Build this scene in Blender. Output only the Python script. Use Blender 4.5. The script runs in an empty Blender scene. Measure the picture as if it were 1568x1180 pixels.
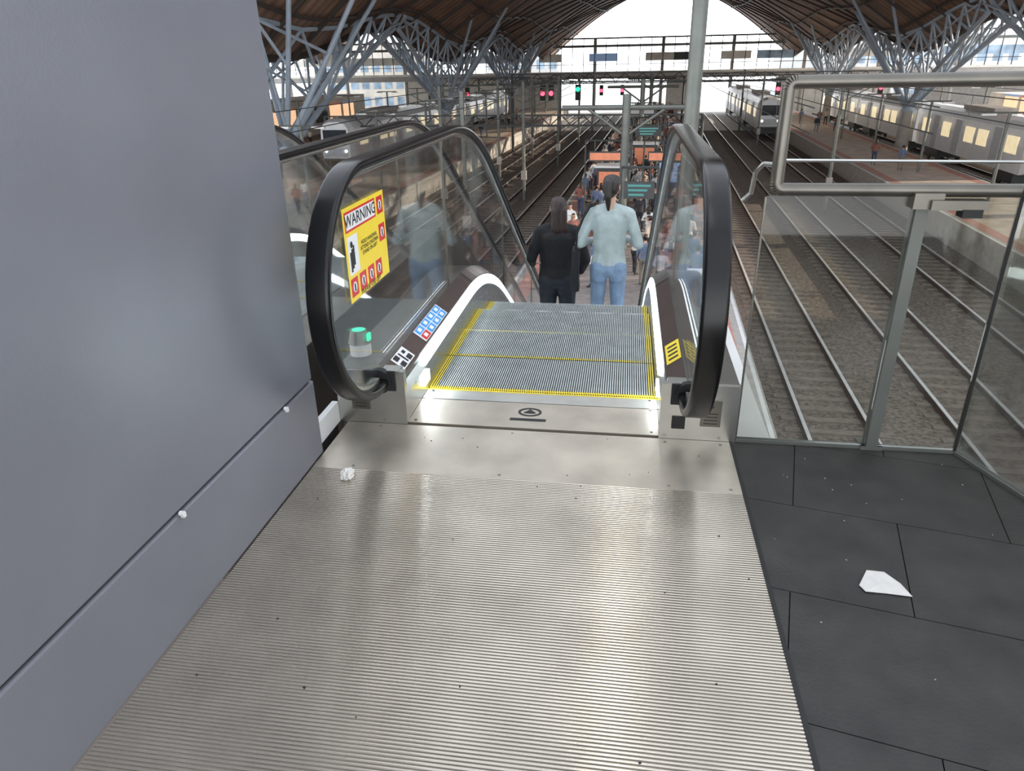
import bpy, bmesh, math, random
import numpy as np
from mathutils import Vector, Matrix, Euler
random.seed(7)
pi=math.pi
scn=bpy.context.scene
ROT=-0.04   # station axis is turned slightly from the escalator axis

# ---------------------------------------------------------------- materials
def M(name,col,rough=.5,metal=0.,var=.12,scale=6.,bump=0.,bscale=60.,emis=None,es=0.,coat=0.,stretch=None,spec=None):
    m=bpy.data.materials.new(name); m.use_nodes=True
    nt=m.node_tree; N=nt.nodes; L=nt.links
    b=N['Principled BSDF']
    tc=N.new('ShaderNodeTexCoord'); mp=N.new('ShaderNodeMapping')
    L.new(tc.outputs['Object'],mp.inputs['Vector'])
    if stretch: mp.inputs['Scale'].default_value=stretch
    no=N.new('ShaderNodeTexNoise'); no.inputs['Scale'].default_value=scale; no.inputs['Detail'].default_value=5
    L.new(mp.outputs['Vector'],no.inputs['Vector'])
    mx=N.new('ShaderNodeMix'); mx.data_type='RGBA'
    a=[max(0,c*(1-var)) for c in col[:3]]+[1]; c2=[min(1,c*(1+var)) for c in col[:3]]+[1]
    mx.inputs[6].default_value=a; mx.inputs[7].default_value=c2
    rm=N.new('ShaderNodeMapRange'); rm.inputs[1].default_value=.3; rm.inputs[2].default_value=.7
    L.new(no.outputs['Fac'],rm.inputs[0]); L.new(rm.outputs[0],mx.inputs[0])
    L.new(mx.outputs[2],b.inputs['Base Color'])
    b.inputs['Roughness'].default_value=rough; b.inputs['Metallic'].default_value=metal
    if spec is not None: b.inputs['Specular IOR Level'].default_value=spec
    if coat: b.inputs['Coat Weight'].default_value=coat; b.inputs['Coat Roughness'].default_value=.15
    if bump:
        n2=N.new('ShaderNodeTexNoise'); n2.inputs['Scale'].default_value=bscale; n2.inputs['Detail'].default_value=4
        L.new(mp.outputs['Vector'],n2.inputs['Vector'])
        bp=N.new('ShaderNodeBump'); bp.inputs['Strength'].default_value=bump; bp.inputs['Distance'].default_value=.01
        L.new(n2.outputs['Fac'],bp.inputs['Height']); L.new(bp.outputs['Normal'],b.inputs['Normal'])
    if emis:
        b.inputs['Emission Color'].default_value=list(emis)+[1]; b.inputs['Emission Strength'].default_value=es
    return m

def glass_mat(name,tint=(.93,.96,.95),refl=1.0,dirt=.04):
    m=bpy.data.materials.new(name); m.use_nodes=True
    nt=m.node_tree; N=nt.nodes; L=nt.links; N.clear()
    out=N.new('ShaderNodeOutputMaterial'); t=N.new('ShaderNodeBsdfTransparent'); t.inputs[0].default_value=list(tint)+[1]
    g=N.new('ShaderNodeBsdfGlossy'); g.inputs['Roughness'].default_value=.03; g.inputs[0].default_value=(.95,.95,.95,1)
    f=N.new('ShaderNodeFresnel'); f.inputs[0].default_value=1.45
    mul=N.new('ShaderNodeMath'); mul.operation='MULTIPLY'; mul.inputs[1].default_value=refl; mul.use_clamp=True
    L.new(f.outputs[0],mul.inputs[0])
    mx=N.new('ShaderNodeMixShader'); L.new(mul.outputs[0],mx.inputs[0]); L.new(t.outputs[0],mx.inputs[1]); L.new(g.outputs[0],mx.inputs[2])
    d=N.new('ShaderNodeBsdfDiffuse'); d.inputs[0].default_value=(.6,.62,.6,1)
    no=N.new('ShaderNodeTexNoise'); no.inputs['Scale'].default_value=5; no.inputs['Detail'].default_value=6
    tc=N.new('ShaderNodeTexCoord'); L.new(tc.outputs['Object'],no.inputs['Vector'])
    mr=N.new('ShaderNodeMapRange'); mr.inputs[1].default_value=.4; mr.inputs[2].default_value=.8; mr.inputs[4].default_value=dirt*2.5
    L.new(no.outputs['Fac'],mr.inputs[0])
    m2=N.new('ShaderNodeMixShader'); L.new(mr.outputs[0],m2.inputs[0]); L.new(mx.outputs[0],m2.inputs[1]); L.new(d.outputs[0],m2.inputs[2])
    L.new(m2.outputs[0],out.inputs[0])
    return m

# ---------------------------------------------------------------- mesh builder
class MB:
    def __init__(s): s.v=[]; s.f=[]; s.mi=[]; s.mats=[]
    def m(s,mat):
        if mat not in s.mats: s.mats.append(mat)
        return s.mats.index(mat)
    def add(s,vs,fs,mat):
        o=len(s.v); s.v+= [tuple(v) for v in vs]; k=s.m(mat)
        for f in fs: s.f.append(tuple(i+o for i in f)); s.mi.append(k)
    def box(s,c,d,mat,rz=0.,rx=0.):
        hx,hy,hz=d[0]/2,d[1]/2,d[2]/2
        vs=[Vector((x,y,z)) for z in(-hz,hz) for y in(-hy,hy) for x in(-hx,hx)]
        R=Matrix.Rotation(rz,3,'Z')@Matrix.Rotation(rx,3,'X'); C=Vector(c)
        vs=[R@v+C for v in vs]
        s.add(vs,[(0,2,3,1),(4,5,7,6),(0,1,5,4),(2,6,7,3),(0,4,6,2),(1,3,7,5)],mat)
    def bb(s,x0,x1,y0,y1,z0,z1,mat): s.box(((x0+x1)/2,(y0+y1)/2,(z0+z1)/2),(abs(x1-x0),abs(y1-y0),abs(z1-z0)),mat)
    def tube(s,p,q,r,mat,n=8,r2=None,cap=True):
        p=Vector(p);q=Vector(q);r2=r if r2 is None else r2
        d=(q-p)
        if d.length<1e-6: return
        d.normalize(); a=d.orthogonal().normalized(); b=d.cross(a)
        vs=[p+(a*math.cos(2*pi*i/n)+b*math.sin(2*pi*i/n))*r for i in range(n)]+[q+(a*math.cos(2*pi*i/n)+b*math.sin(2*pi*i/n))*r2 for i in range(n)]
        fs=[(i,(i+1)%n,n+(i+1)%n,n+i) for i in range(n)]
        if cap: fs+=[tuple(range(n))[::-1],tuple(range(n,2*n))]
        s.add(vs,fs,mat)
    def ptube(s,pts,r,mat,n=8):
        for a,b in zip(pts[:-1],pts[1:]): s.tube(a,b,r,mat,n)
    def sweep(s,path,sec,mat,vertical=False,closed=True,caps=True):
        n=len(sec); P=len(path); vs=[]
        for i,(y,z) in enumerate(path):
            a=path[max(0,i-1)]; b=path[min(P-1,i+1)]
            ty,tz=b[0]-a[0],b[1]-a[1]; l=math.hypot(ty,tz) or 1; ny,nz=-tz/l,ty/l
            if vertical: ny,nz=0,1
            for (x,h) in sec: vs.append((x,y+h*ny,z+h*nz))
        fs=[]
        for i in range(P-1):
            for j in range(n if closed else n-1):
                k=(j+1)%n
                fs.append((i*n+j,i*n+k,(i+1)*n+k,(i+1)*n+j))
        if caps and closed: fs+=[tuple(range(n)),tuple(range((P-1)*n,P*n))[::-1]]
        s.add(vs,fs,mat)
    def disc(s,c,r,n,mat,axis='x',rz=None,seg=20):
        vs=[]
        for i in range(seg):
            a=2*pi*i/seg; u,w=math.cos(a)*r,math.sin(a)*(rz or r)
            vs.append({'x':(c[0],c[1]+u,c[2]+w),'y':(c[0]+u,c[1],c[2]+w),'z':(c[0]+u,c[1]+w,c[2])}[axis])
        s.add(vs,[tuple(range(seg))],mat)
    def obj(s,name,parent=None,smooth=False,rot=0.,loc=(0,0,0),fix=True,bevel=0.):
        me=bpy.data.meshes.new(name); me.from_pydata(s.v,[],s.f)
        for mt in s.mats: me.materials.append(mt)
        me.polygons.foreach_set('material_index',s.mi)
        if fix:
            bm=bmesh.new(); bm.from_mesh(me); bmesh.ops.recalc_face_normals(bm,faces=bm.faces); bm.to_mesh(me); bm.free()
        if smooth:
            me.polygons.foreach_set('use_smooth',[True]*len(me.polygons))
            try: me.set_sharp_from_angle(angle=math.radians(40))
            except Exception: pass
        me.update()
        o=bpy.data.objects.new(name,me); scn.collection.objects.link(o)
        o.rotation_euler[2]=rot; o.location=loc
        if parent: o.parent=parent
        if bevel:
            b=o.modifiers.new('bevel','BEVEL'); b.width=bevel; b.segments=2; b.limit_method='ANGLE'
        return o
def empty(name,loc=(0,0,0),rot=0.):
    e=bpy.data.objects.new(name,None); scn.collection.objects.link(e); e.location=loc; e.rotation_euler[2]=rot; e.empty_display_size=.2; return e
def text(body,size,loc,rot,mat,parent,name,sx=1.,align='CENTER'):
    c=bpy.data.curves.new(name,'FONT'); c.body=body; c.size=size; c.align_x=align; c.align_y='CENTER'; c.offset=size*.012
    o=bpy.data.objects.new(name,c); scn.collection.objects.link(o); o.location=loc; o.rotation_euler=rot; o.scale=(sx,1,1)
    c.materials.append(mat); o.parent=parent; return o

# materials
m_wall=M('painted_panel',(.185,.192,.222),.33,.2,.06,2.5,.04,120)
m_wall2=M('panel_joint',(.02,.02,.022),.7)
m_plate=M('ribbed_steel',(.55,.495,.415),.17,.75,.20,3,.0,90)
m_plate_s=M('smooth_steel_plate',(.50,.45,.38),.37,.8,.20,4,.03,140)
m_groove=M('groove_tone',(.27,.24,.195),.7,.2,.2,8)  # darker, duller tone for the channels between ribs
m_comb=M('comb_steel',(.58,.58,.54),.3,.85,.1,8)
m_tile=M('bluestone_tile',(.032,.030,.028),.6,0,.35,7,.25,90)
m_joint=M('tile_joint',(.012,.012,.012),.9)
m_black=M('rubber_black',(.004,.004,.0045),.25,0,.1,8,spec=.35)
m_blackmatte=M('black_matte',(.01,.01,.011),.6)
m_bronze=M('bronze_deck',(.13,.095,.085),.3,.7,.12,5)
m_steel=M('brushed_steel',(.52,.52,.49),.27,1,.08,9,.02,200)
m_steel_d=M('dull_steel_frame',(.16,.15,.13),.36,.8,.12,9)
m_alu=M('step_aluminium',(.50,.54,.53),.4,.5,.12,12)
m_alug=M('step_groove',(.09,.10,.10),.6,.3,.1,12)
m_yel=M('safety_yellow',(.75,.58,.03),.5,0,.1,20)
m_yel2=M('sticker_yellow',(.85,.64,.03),.4,0,.03,10)
m_red=M('sticker_red',(.60,.02,.02),.4,0,.05,10)
m_white=M('sticker_white',(.75,.75,.75),.45,0,.03,10)
m_blue=M('sticker_blue',(.05,.30,.70),.4,0,.05,10)
m_led=M('led_strip',(.9,.95,1),.4,emis=(.82,.93,1),es=7.)
m_lamp=M('comb_lamp',(.9,.95,1),.4,emis=(.85,.94,1),es=40.)
m_tubel=M('added_streak_tube',(.9,.9,.85),.4,emis=(1,.96,.86),es=19.)  # added tubes, tuned for the streak they reflect in the floor
m_green=M('lamp_green',(0,.5,.3),.4,emis=(.02,1,.5),es=1.3)
m_redl=M('lamp_red',(.5,0,0),.4,emis=(1,.03,.06),es=8)
m_glass=glass_mat('clear_glass',(.975,.98,.978),.42,.006)
m_glass2=glass_mat('barrier_glass',(.79,.80,.77),.6,.02)
m_paper=M('paper',(.68,.66,.63),.8,0,.06,30)
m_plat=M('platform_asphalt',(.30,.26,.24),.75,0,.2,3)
m_platedge=M('platform_edge_concrete',(.45,.42,.39),.8,0,.15,3)
m_tact=M('tactile_paving',(.55,.28,.23),.8,0,.15,3)
m_ballast=M('ballast',(.19,.155,.13),.95,0,.5,9,.8,14)
m_rail=M('rail_steel',(.85,.85,.85),.3,.2,.1,3)
m_railside=M('rail_rust',(.09,.06,.05),.8)
m_sleeper=M('sleeper_concrete',(.24,.20,.17),.9,0,.25,4)
m_conc=M('concrete',(.42,.39,.36),.8,0,.15,2)
m_tan=M('sun_painted_paving',(.62,.53,.45),.8,0,.2,1)  # warm pale base colour carries the sunlight on the outer platforms
m_truss=M('truss_paint',(.36,.43,.51),.5,.0,.1,2)
m_dark=M('dark_steel',(.06,.065,.065),.5,.3,.15,3)
m_gst=M('green_grey_steel',(.15,.16,.145),.45,.4,.15,3)
m_screen=M('display_screen',(.02,.05,.06),.3,emis=(.2,.75,.7),es=.35)
m_orange=M('orange_sign',(.7,.25,.14),.6,emis=(1,.35,.18),es=.12)
m_whitep=M('white_cladding',(.78,.78,.76),.6,0,.08,2)
m_trainw=M('train_silver',(.80,.82,.84),.25,.0,.05,2)
m_traing=M('train_grey_door',(.5,.52,.54),.4)
m_win=M('dark_window',(.02,.03,.04),.1,0,.3,2)
m_winlit=M('lit_train_window',(.5,.45,.35),.2,0,.3,2,emis=(1,.82,.5),es=.7)
m_winb=M('bluish_window',(.35,.47,.60),.15,0,.4,.6)
m_warm=M('warm_shopfront',(.8,.55,.35),.6,0,.4,.5,emis=(1,.6,.35),es=.9)
m_bblue=M('pale_blue_panel',(.35,.5,.75),.5,emis=(.4,.6,1),es=.15)
m_cream=M('cream_panel',(.78,.74,.66),.8,0,.15,.5)
m_outg=M('sun_painted_forecourt',(.9,.9,.88),.9,0,.05,.3)  # near-white base colour stands in for sunlight on the ground

# ---------------------------------------------------------------- camera
cam=bpy.data.cameras.new('camera'); co=bpy.data.objects.new('camera',cam); scn.collection.objects.link(co)
R=Matrix(((.98863,-.04533,.14334),(.1493,.4082,-.9006),(-.01765,.91186,.41011)))
co.rotation_euler=R.to_euler(); co.location=(0,0,1.35)
cam.sensor_width=36; cam.lens=25.07; cam.clip_start=.05; cam.clip_end=1000
scn.camera=co

# ---------------------------------------------------------------- world + sun
w=bpy.data.worlds.new('sky'); scn.world=w; w.use_nodes=True
N=w.node_tree.nodes; L=w.node_tree.links; bg=N['Background']
tc=N.new('ShaderNodeTexCoord'); sp=N.new('ShaderNodeSeparateXYZ'); L.new(tc.outputs['Generated'],sp.inputs[0])
rp=N.new('ShaderNodeValToRGB'); L.new(sp.outputs['Z'],rp.inputs[0])
rp.color_ramp.elements[0].position=0.05; rp.color_ramp.elements[0].color=(.96,.98,1,1)
rp.color_ramp.elements[1].position=.45; rp.color_ramp.elements[1].color=(.41,.44,.49,1)
L.new(rp.outputs[0],bg.inputs[0]); bg.inputs[1].default_value=3.6
sl=bpy.data.lights.new('sun','SUN'); so=bpy.data.objects.new('sun',sl); scn.collection.objects.link(so)
sl.energy=6.; sl.color=(1,.86,.68); sl.angle=.01
so.rotation_euler=Vector((-math.cos(.21),-.15,-math.sin(.21))).to_track_quat('-Z','Y').to_euler(); so.location=(60,30,20)
try:
    scn.view_settings.view_transform='Standard'
except Exception as e: print(e)

# ---------------------------------------------------------------- escalator
def zl(y,sh=0.):
    y=y-sh; a=3.9;Lr=1.2;s=.577;yb=14.3
    if y<=a: return 0.
    if y<=a+Lr: return -s*(y-a)**2/(2*Lr)
    if y<=yb: return -s*(y-a-Lr/2)
    if y<=yb+Lr:
        t=y-yb; return -s*(yb-a-Lr/2)-s*(t-t*t/(2*Lr))
    return -s*(yb+Lr/2-a-Lr/2)
def ysamp(y0,y1,step=.15):
    n=max(2,int((y1-y0)/step)); return [y0+(y1-y0)*i/n for i in range(n+1)]
def rsec(xc,w,h,off=0.,r=.012,seg=4):
    pts=[]
    for (sx,sy,a0) in((1,1,0),(-1,1,pi/2),(-1,-1,pi),(1,-1,1.5*pi)):
        for i in range(seg+1):
            a=a0+pi/2*i/seg
            pts.append((xc+sx*(w/2-r)+r*math.cos(a),off+sy*(h/2-r)+r*math.sin(a)))
    return pts
def build_escalator(name,xc,sh=0.,z0=0.,detail=True,ns=0.):
    E=empty(name,(xc,0,z0))
    W=.513
    yend=17.2+sh; yF=2.54+sh+ns; yC=2.875+sh+ns
    dep=.9 if detail else .42
    Z=lambda y: zl(y,sh)
    mb=MB(); npit=100; pit=2*W/npit
    k=0; y=yC+.03
    while y<yend-1.2:
        ya,yb=y,y+.4; z=Z(yb)
        xs=[]
        for i in range(npit):
            x=-W+i*pit; xs+=[(x,0),(x+.005,0),(x+.005,-.008),(x+pit,-.008)]
        for (s0,s1,yellow) in((0,.022,True),(.022,.392,False)):
            vs=[(x,ya+s0,z+h) for x,h in xs]+[(x,ya+s1,z+h) for x,h in xs]; n=len(xs)
            for typ in range(3):
                fs=[];mat=[m_alu,m_alug,m_yel][typ]
                for i in range(n-1):
                    top=(i%4==0); rib=i//4
                    ye=yellow or rib<3 or rib>=npit-3
                    tt=(2 if ye else 0) if top else 1
                    if tt==typ: fs.append((i,i+1,n+i+1,n+i))
                if fs: mb.add(vs,fs,mat)
        zn=Z(yb+.4)
        mb.bb(-W,W,yb-.008,yb-.002,min(zn,z)-.02,z-.008,m_alug)
        mb.bb(-W,W,ya,yb-.008,z-.06,z-.009,m_alug)
        y+=.4;k+=1
    mb.obj('steps',E,fix=False)
    mb=MB()
    mb.bb(-W-.0,W+.0,yF+.004,yC-.10,-.03,.004,m_plate_s)
    mb.bb(-W,W,yC-.097,yC,-.03,.006,m_comb)
    for i in range(npit):
        x=-W+i*pit+.005
        mb.bb(x,x+.004,yC,yC+.035,-.012,.005,m_yel)
    mb.bb(-W,W,yC-.004,yC+.003,-.012,.0075,m_yel)
    for s in(-1,1):
        for yy in(yF+.02,yC-.12,yC-.02):
            mb.disc((s*(W-.03),yy,.0085),.006,12,m_blackmatte,'z')
    c=(-.02,yF+.15,.0062)
    for i in range(24):
        a=2*pi*i/24;b=2*pi*(i+1)/24
        vs=[(c[0]+math.cos(t)*rr,c[1]+math.sin(t)*rr*.75,c[2]) for t,rr in((a,.05),(b,.05),(b,.04),(a,.04))]
        mb.add(vs,[(0,1,2,3)],m_blackmatte)
    mb.add([(c[0]-.028,c[1]-.01,c[2]),(c[0]+.028,c[1]-.01,c[2]),(c[0],c[1]+.024,c[2])],[(0,1,2)],m_blackmatte)
    mb.bb(c[0]-.075,c[0]+.075,c[1]-.08,c[1]-.062,.004,.0062,m_blackmatte)
    mb.bb(-W,W,yend-1.25,yend+.8,Z(yend)-.05,Z(yend)+.004,m_plate_s)
    mb.obj('comb_plate',E)
    for s in(-1,1):
        ys=ysamp(yF,yend,.12)
        path=[(y,Z(y)) for y in ys]
        side='left' if s<0 else 'right'
        mb=MB()
        S=lambda L:[(s*x,h) for x,h in L]
        mb.sweep(path,S([(W+.001,-.35),(W+.001,.12),(W+.02,.165),(W+.06,.165),(W+.06,-.35)]),m_steel,True)
        mb.sweep(path,S([(W+.06,-dep),(W+.06,.165),(W+.02,.165),(W+.017,.187),(W+.085,.236),(W+.098,.238),(.797,.238),(.797,-dep)]),m_steel_d,True)
        mb.obj('cladding_'+side,E,bevel=.004)
        mb=MB()
        mb.sweep([(y,Z(y)) for y in ysamp(yF+.05,yend-.05,.12)],S([(W+.0175,.187),(W+.020,.192),(W+.087,.2405),(W+.087,.236)]),m_bronze,True)
        xi,xo=(W-.004,.80)
        mb.bb(s*xi,s*xo,yF-.012,yF+.02,-.0,.235,m_steel)
        mb.bb(s*(W+.017),s*(W+.09),yF-.012,yF+.05,.2,.2375,m_steel)
        for yy in(4.0+sh,5.6+sh,7.4+sh,9.2+sh):
            mb.sweep([(yy,Z(yy)),(yy+.006,Z(yy+.006))],S([(W+.018,.188),(W+.0195,.1935),(W+.088,.242),(W+.088,.236)]),m_blackmatte,True)
        mb.tube((s*.61,yF-.03,.195),(s*.61,yF+.0,.195),.052,m_blackmatte,16)
        mb.box((s*(.61),yF-.014,.195),(.13,.01,.085),m_blackmatte)
        mb.box((s*.70,yF-.015,.12),(.075,.006,.11),m_steel_d)
        if s>0 or not detail: mb.box((s*.58,yF-.016,.075),(.05,.006,.05),m_blackmatte)
        mb.disc((s*.70,yF-.0185,.15),.008,12,m_blackmatte,'y')
        for q in range(4): mb.box((s*.70,yF-.0185,.12-.014*q),(.05,.001,.003),m_blackmatte)
        mb.obj('deck_'+side,E)
        mb=MB()
        mb.sweep([(y,Z(y)) for y in ysamp(yC-.02,10.+sh,.1)],S([(W+.001,.128),(W-.004,.132),(W+.012,.186),(W+.018,.184)]),m_led,True)
        if detail: mb.box((s*(W-.003),yC-.02,.07),(.006,.085,.05),m_lamp)
        mb.obj('skirt_light_'+side,E)
        r=.425; cz=.615; cy=2.48+sh+ns; zb=Z(yend)
        p=[(cy+.10,cz-r+.015),(cy+.05,cz-r+.004)]
        p+=[(cy-r*math.sin(t),cz-r*math.cos(t)) for t in [pi*i/28 for i in range(29)]]
        p+=[(y,1.04+Z(y)) for y in ysamp(cy+.1,yend-.1,.12)]
        p+=[(yend+r*math.sin(t),zb+cz+r*math.cos(t)) for t in [pi*i/28 for i in range(29)]]
        mb=MB(); mb.sweep(p,rsec(s*.61,.082,.036,0,.014),m_black)
        mb.obj('handrail_'+side,E,smooth=True)
        mb=MB(); mb.sweep(p[2:],rsec(s*.61,.034,.02,-.027,.004,2),m_steel)
        mb.obj('handrail_guide_'+side,E,smooth=True)
        ys=[cy-r+.03+ (r)*(1-math.cos(pi/2*i/14)) for i in range(15)]+ysamp(cy+.1,yend,.12)+[yend+(r-.03)*math.sin(pi/2*i/10) for i in range(1,11)]
        ys=sorted(ys); vs=[];
        for y in ys:
            if y<cy: d=math.sqrt(max(0,(r-.028)**2-(y-cy)**2)); top=cz+d; bot=cz-d if y<yF else max(.2,cz-d)
            elif y>yend: d=math.sqrt(max(0,(r-.028)**2-(y-yend)**2)); top=zb+cz+d; bot=zb+cz-d
            else: top=1.04-.028+Z(y); bot=.215+Z(y); 
            if y<=yend and y>=cy and y<yF: bot=cz-r+.03
            for x in(.606,.614): vs+=[(s*x,y,bot),(s*x,y,top)]
        fs=[]
        for i in range(len(ys)-1):
            a=i*4;b=a+4
            fs+=[(a,b,b+1,a+1),(a+2,a+3,b+3,b+2),(a+1,b+1,b+3,a+3)]
        mb=MB(); mb.add(vs,fs,m_glass)
        mb.obj('glass_panel_'+side,E)
        mb=MB()
        for yy in(3.75+sh,5.6+sh,7.4+sh,9.2+sh,11+sh): mb.bb(s*.605,s*.615,yy-.003,yy+.003,Z(yy)+.24,Z(yy)+1.01,m_steel_d)
        mb.obj('glass_joint_'+side,E)
    return E
E1=build_escalator('escalator',-.333)
E2=build_escalator('escalator',-2.22,1.35,-.06,False,ns=-1.9)

# stickers on the escalator
mb=MB(); X=-.943+.333+.0055
def R2(y0,y1,z0,z1,mat,e=0.): mb.bb(X,X+.0006+e,y0,y1,z0,z1,mat)
R2(2.31,2.75,.585,.915,m_yel2)
R2(2.325,2.645,.83,.90,m_red,.0004); R2(2.335,2.635,.838,.892,m_white,.0008)
R2(2.33,2.43,.68,.815,m_white,.0004)
for i,(a,b) in enumerate([(2.345,.69),(2.36,.70),(2.375,.71)]): R2(a,a+.015,b,b+.07,m_blackmatte,.0008)
mb.disc((X+.0018,2.365,.785),.012,12,m_blackmatte); 
for (yy,zz) in [(2.36,.635),(2.45,.635),(2.54,.635),(2.63,.635),(2.70,.76),(2.70,.865)]:
    R2(yy-.035,yy+.035,zz-.033,zz+.033,m_red,.0004); mb.disc((X+.0016,yy,zz),.019,16,m_white)
    R2(yy-.006,yy+.006,zz-.015,zz+.012,m_blackmatte,.0014)
mb.obj('warning_sticker',E1)
rt=(pi/2,0,pi/2)
text('WARNING',.058,(X+.002,2.485,.865),rt,m_blackmatte,E1,'warning_text',1.15)
text('HOLD HANDRAIL\nATTEND CHILDREN\nSTAND ON LEFT',.02,(X+.002,2.55,.75),rt,m_blackmatte,E1,'warning_lines',1.1)
text('PLEASE USE LIFT',.024,(X+.002,2.53,.597),rt,m_blackmatte,E1,'warning_footer',1.3)
W=.513
def deck_patch(mbx,s,y0,y1,a0,a1,mat,e=.0012):
    def P(a,y): return (s*(W+.020+.067*a),y,.192+.0485*a+e)
    mbx.add([P(a0,y0),P(a0,y1),P(a1,y1),P(a1,y0)],[(0,1,2,3)],mat)
mb=MB()
deck_patch(mb,-1,2.98,3.40,.05,.95,m_white)
for i in range(4):
    y0=2.99+i*.102
    for j in range(2):
        deck_patch(mb,-1,y0+.004,y0+.094,.08+.44*j,.48+.44*j,m_red if i==0 and j==0 else m_blue,.0018)
        deck_patch(mb,-1,y0+.03,y0+.068,.17+.44*j,.40+.44*j,m_white,.0024)
deck_patch(mb,-1,2.64,2.80,.1,.95,m_white)
for (a,b,c,d) in((2.655,2.70,.15,.45),(2.655,2.70,.6,.9),(2.74,2.785,.15,.45),(2.715,2.73,.2,.85),(2.75,2.78,.6,.8)): deck_patch(mb,-1,a,b,c,d,m_blackmatte,.0018)
deck_patch(mb,1,2.80,3.02,.12,.95,m_yel2)
for q in range(4): deck_patch(mb,1,2.83+q*.045,2.85+q*.045,.25,.8,m_blackmatte,.0018)
mb.obj('deck_stickers',E1)
mb=MB(); mb.tube((-.745,2.70,.238),(-.745,2.70,.29),.045,m_whitep,20); mb.tube((-.745,2.70,.29),(-.745,2.70,.345),.05,m_steel_d,20,.035)
mb.disc((-.745,2.70,.3465),.028,12,m_green,'z'); mb.box((-.70,2.69,.32),(.01,.03,.03),m_green)
mb.obj('indicator_lamp',E1,smooth=True)

# ---------------------------------------------------------------- landing + floor
mb=MB(); x0,x1=-1.098,.446
pit=.0105; y=-1.2
rib=[(0,-.0002),(.0016,.0006),(.0038,.0009),(.006,.0006),(.0076,-.0002)]
prof=[];kinds=[]
while y<2.15:
    for i,(a,b) in enumerate(rib): prof.append((y+a,b)); kinds.append(0 if i<4 else 1)
    prof.append((y+.008,-.0016)); kinds.append(1)
    prof.append((y+pit-.0004,-.0016)); kinds.append(1)
    y+=pit
n=len(prof)
vs=[(x0,a,b) for a,b in prof]+[(x1,a,b) for a,b in prof]
mb.add(vs,[(i,i+1,n+i+1,n+i) for i in range(n-1) if kinds[i]==0],m_plate)
ribs=mb.obj('ribbed_plate',smooth=True,fix=True)
mb=MB()
mb.add(vs,[(i,i+1,n+i+1,n+i) for i in range(n-1) if kinds[i]==1],m_groove)
mb.bb(x0,x1,2.155,2.526,-.02,0.001,m_plate_s)
mb.bb(x0-.0,x1,-1.2,2.54,-.06,-.021,m_groove)
mb.bb(x1,x1+.012,-1.2,2.53,-.02,.003,m_blackmatte)
for xx in(-.95,-.4,.2,.41):
    for yy in(2.18,2.5): mb.disc((xx,yy,.0018),.006,12,m_groove,'z')
o=mb.obj('plate_body',fix=True)
LP=empty('escalator_landing_plate'); ribs.parent=LP; o.parent=LP
mb=MB(); 
def fl(z): return [(x1+.012,-1.2,z),(x1+.012,2.56,z),(1.27,2.56,z),(2.6,-1.2,z)]
mb.add(fl(-.012)+fl(-.35),[(0,3,2,1),(4,5,6,7),(0,1,5,4),(1,2,6,5),(2,3,7,6),(3,0,4,7)],m_joint)
mb.obj('floor_slab')
bm=bmesh.new(); ang=-.21
ca,sa=math.cos(ang),math.sin(ang)
tw,th=.62,.447
O=Vector((.81,1.605))
for j in range(-8,6):
    for i in range(-6,6):
        off=(.31 if j%2 else 0)
        u0=i*tw+off+.0015; v0=j*th+.0015
        q=[(u0,v0),(u0+tw-.003,v0),(u0+tw-.003,v0+th-.003),(u0,v0+th-.003)]
        bm.faces.new([bm.verts.new((O.x+u*ca-v*sa,O.y+u*sa+v*ca,0)) for u,v in q])
pl=fl(0)
for a,b in zip(pl,pl[1:]+pl[:1]):
    a=Vector(a);b=Vector(b); d=(b-a).normalized(); nrm=Vector((-d.y,d.x,0))
    bmesh.ops.bisect_plane(bm,geom=bm.verts[:]+bm.edges[:]+bm.faces[:],plane_co=a,plane_no=nrm,clear_outer=True)
r=bmesh.ops.extrude_face_region(bm,geom=bm.faces[:])
for v in [g for g in r['geom'] if isinstance(g,bmesh.types.BMVert)]: v.co.z-=.011
bmesh.ops.recalc_face_normals(bm,faces=bm.faces)
me=bpy.data.meshes.new('floor'); bm.to_mesh(me); bm.free(); me.materials.append(m_tile)
o=bpy.data.objects.new('floor',me); scn.collection.objects.link(o)
mb=MB(); mb.bb(-3.2,-1.42,-1.2,1.97,-.12,-.062,m_plate_s); mb.bb(-3.2,-1.42,-1.2,1.95,-.4,-.12,m_conc); mb.obj('floor_lower_landing')

# left wall
mb=MB()
mb.bb(-1.40,-1.104,-1.2,2.262,.31,3.4,m_wall)
mb.bb(-1.40,-1.102,-1.2,2.268,.0,.302,m_wall)
mb.bb(-1.39,-1.112,-1.2,2.255,.30,.312,m_wall2)
o=mb.obj('wall_left',bevel=.012)
mb=MB()
for yy in(1.40,2.02,.6): 
    mb.tube((-1.10,yy,.306),(-1.088,yy,.306),.007,m_white,10); mb.box((-1.094,yy+.004,.299),(.01,.010,.012),m_white)
mb.obj('wall_panel_clip')
mb=MB(); mb.bb(-1.16,-1.135,2.275,2.53,0,.09,m_white); mb.bb(-1.40,-1.135,2.275,2.50,-.05,.0,m_blackmatte); mb.obj('trim_1')

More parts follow.
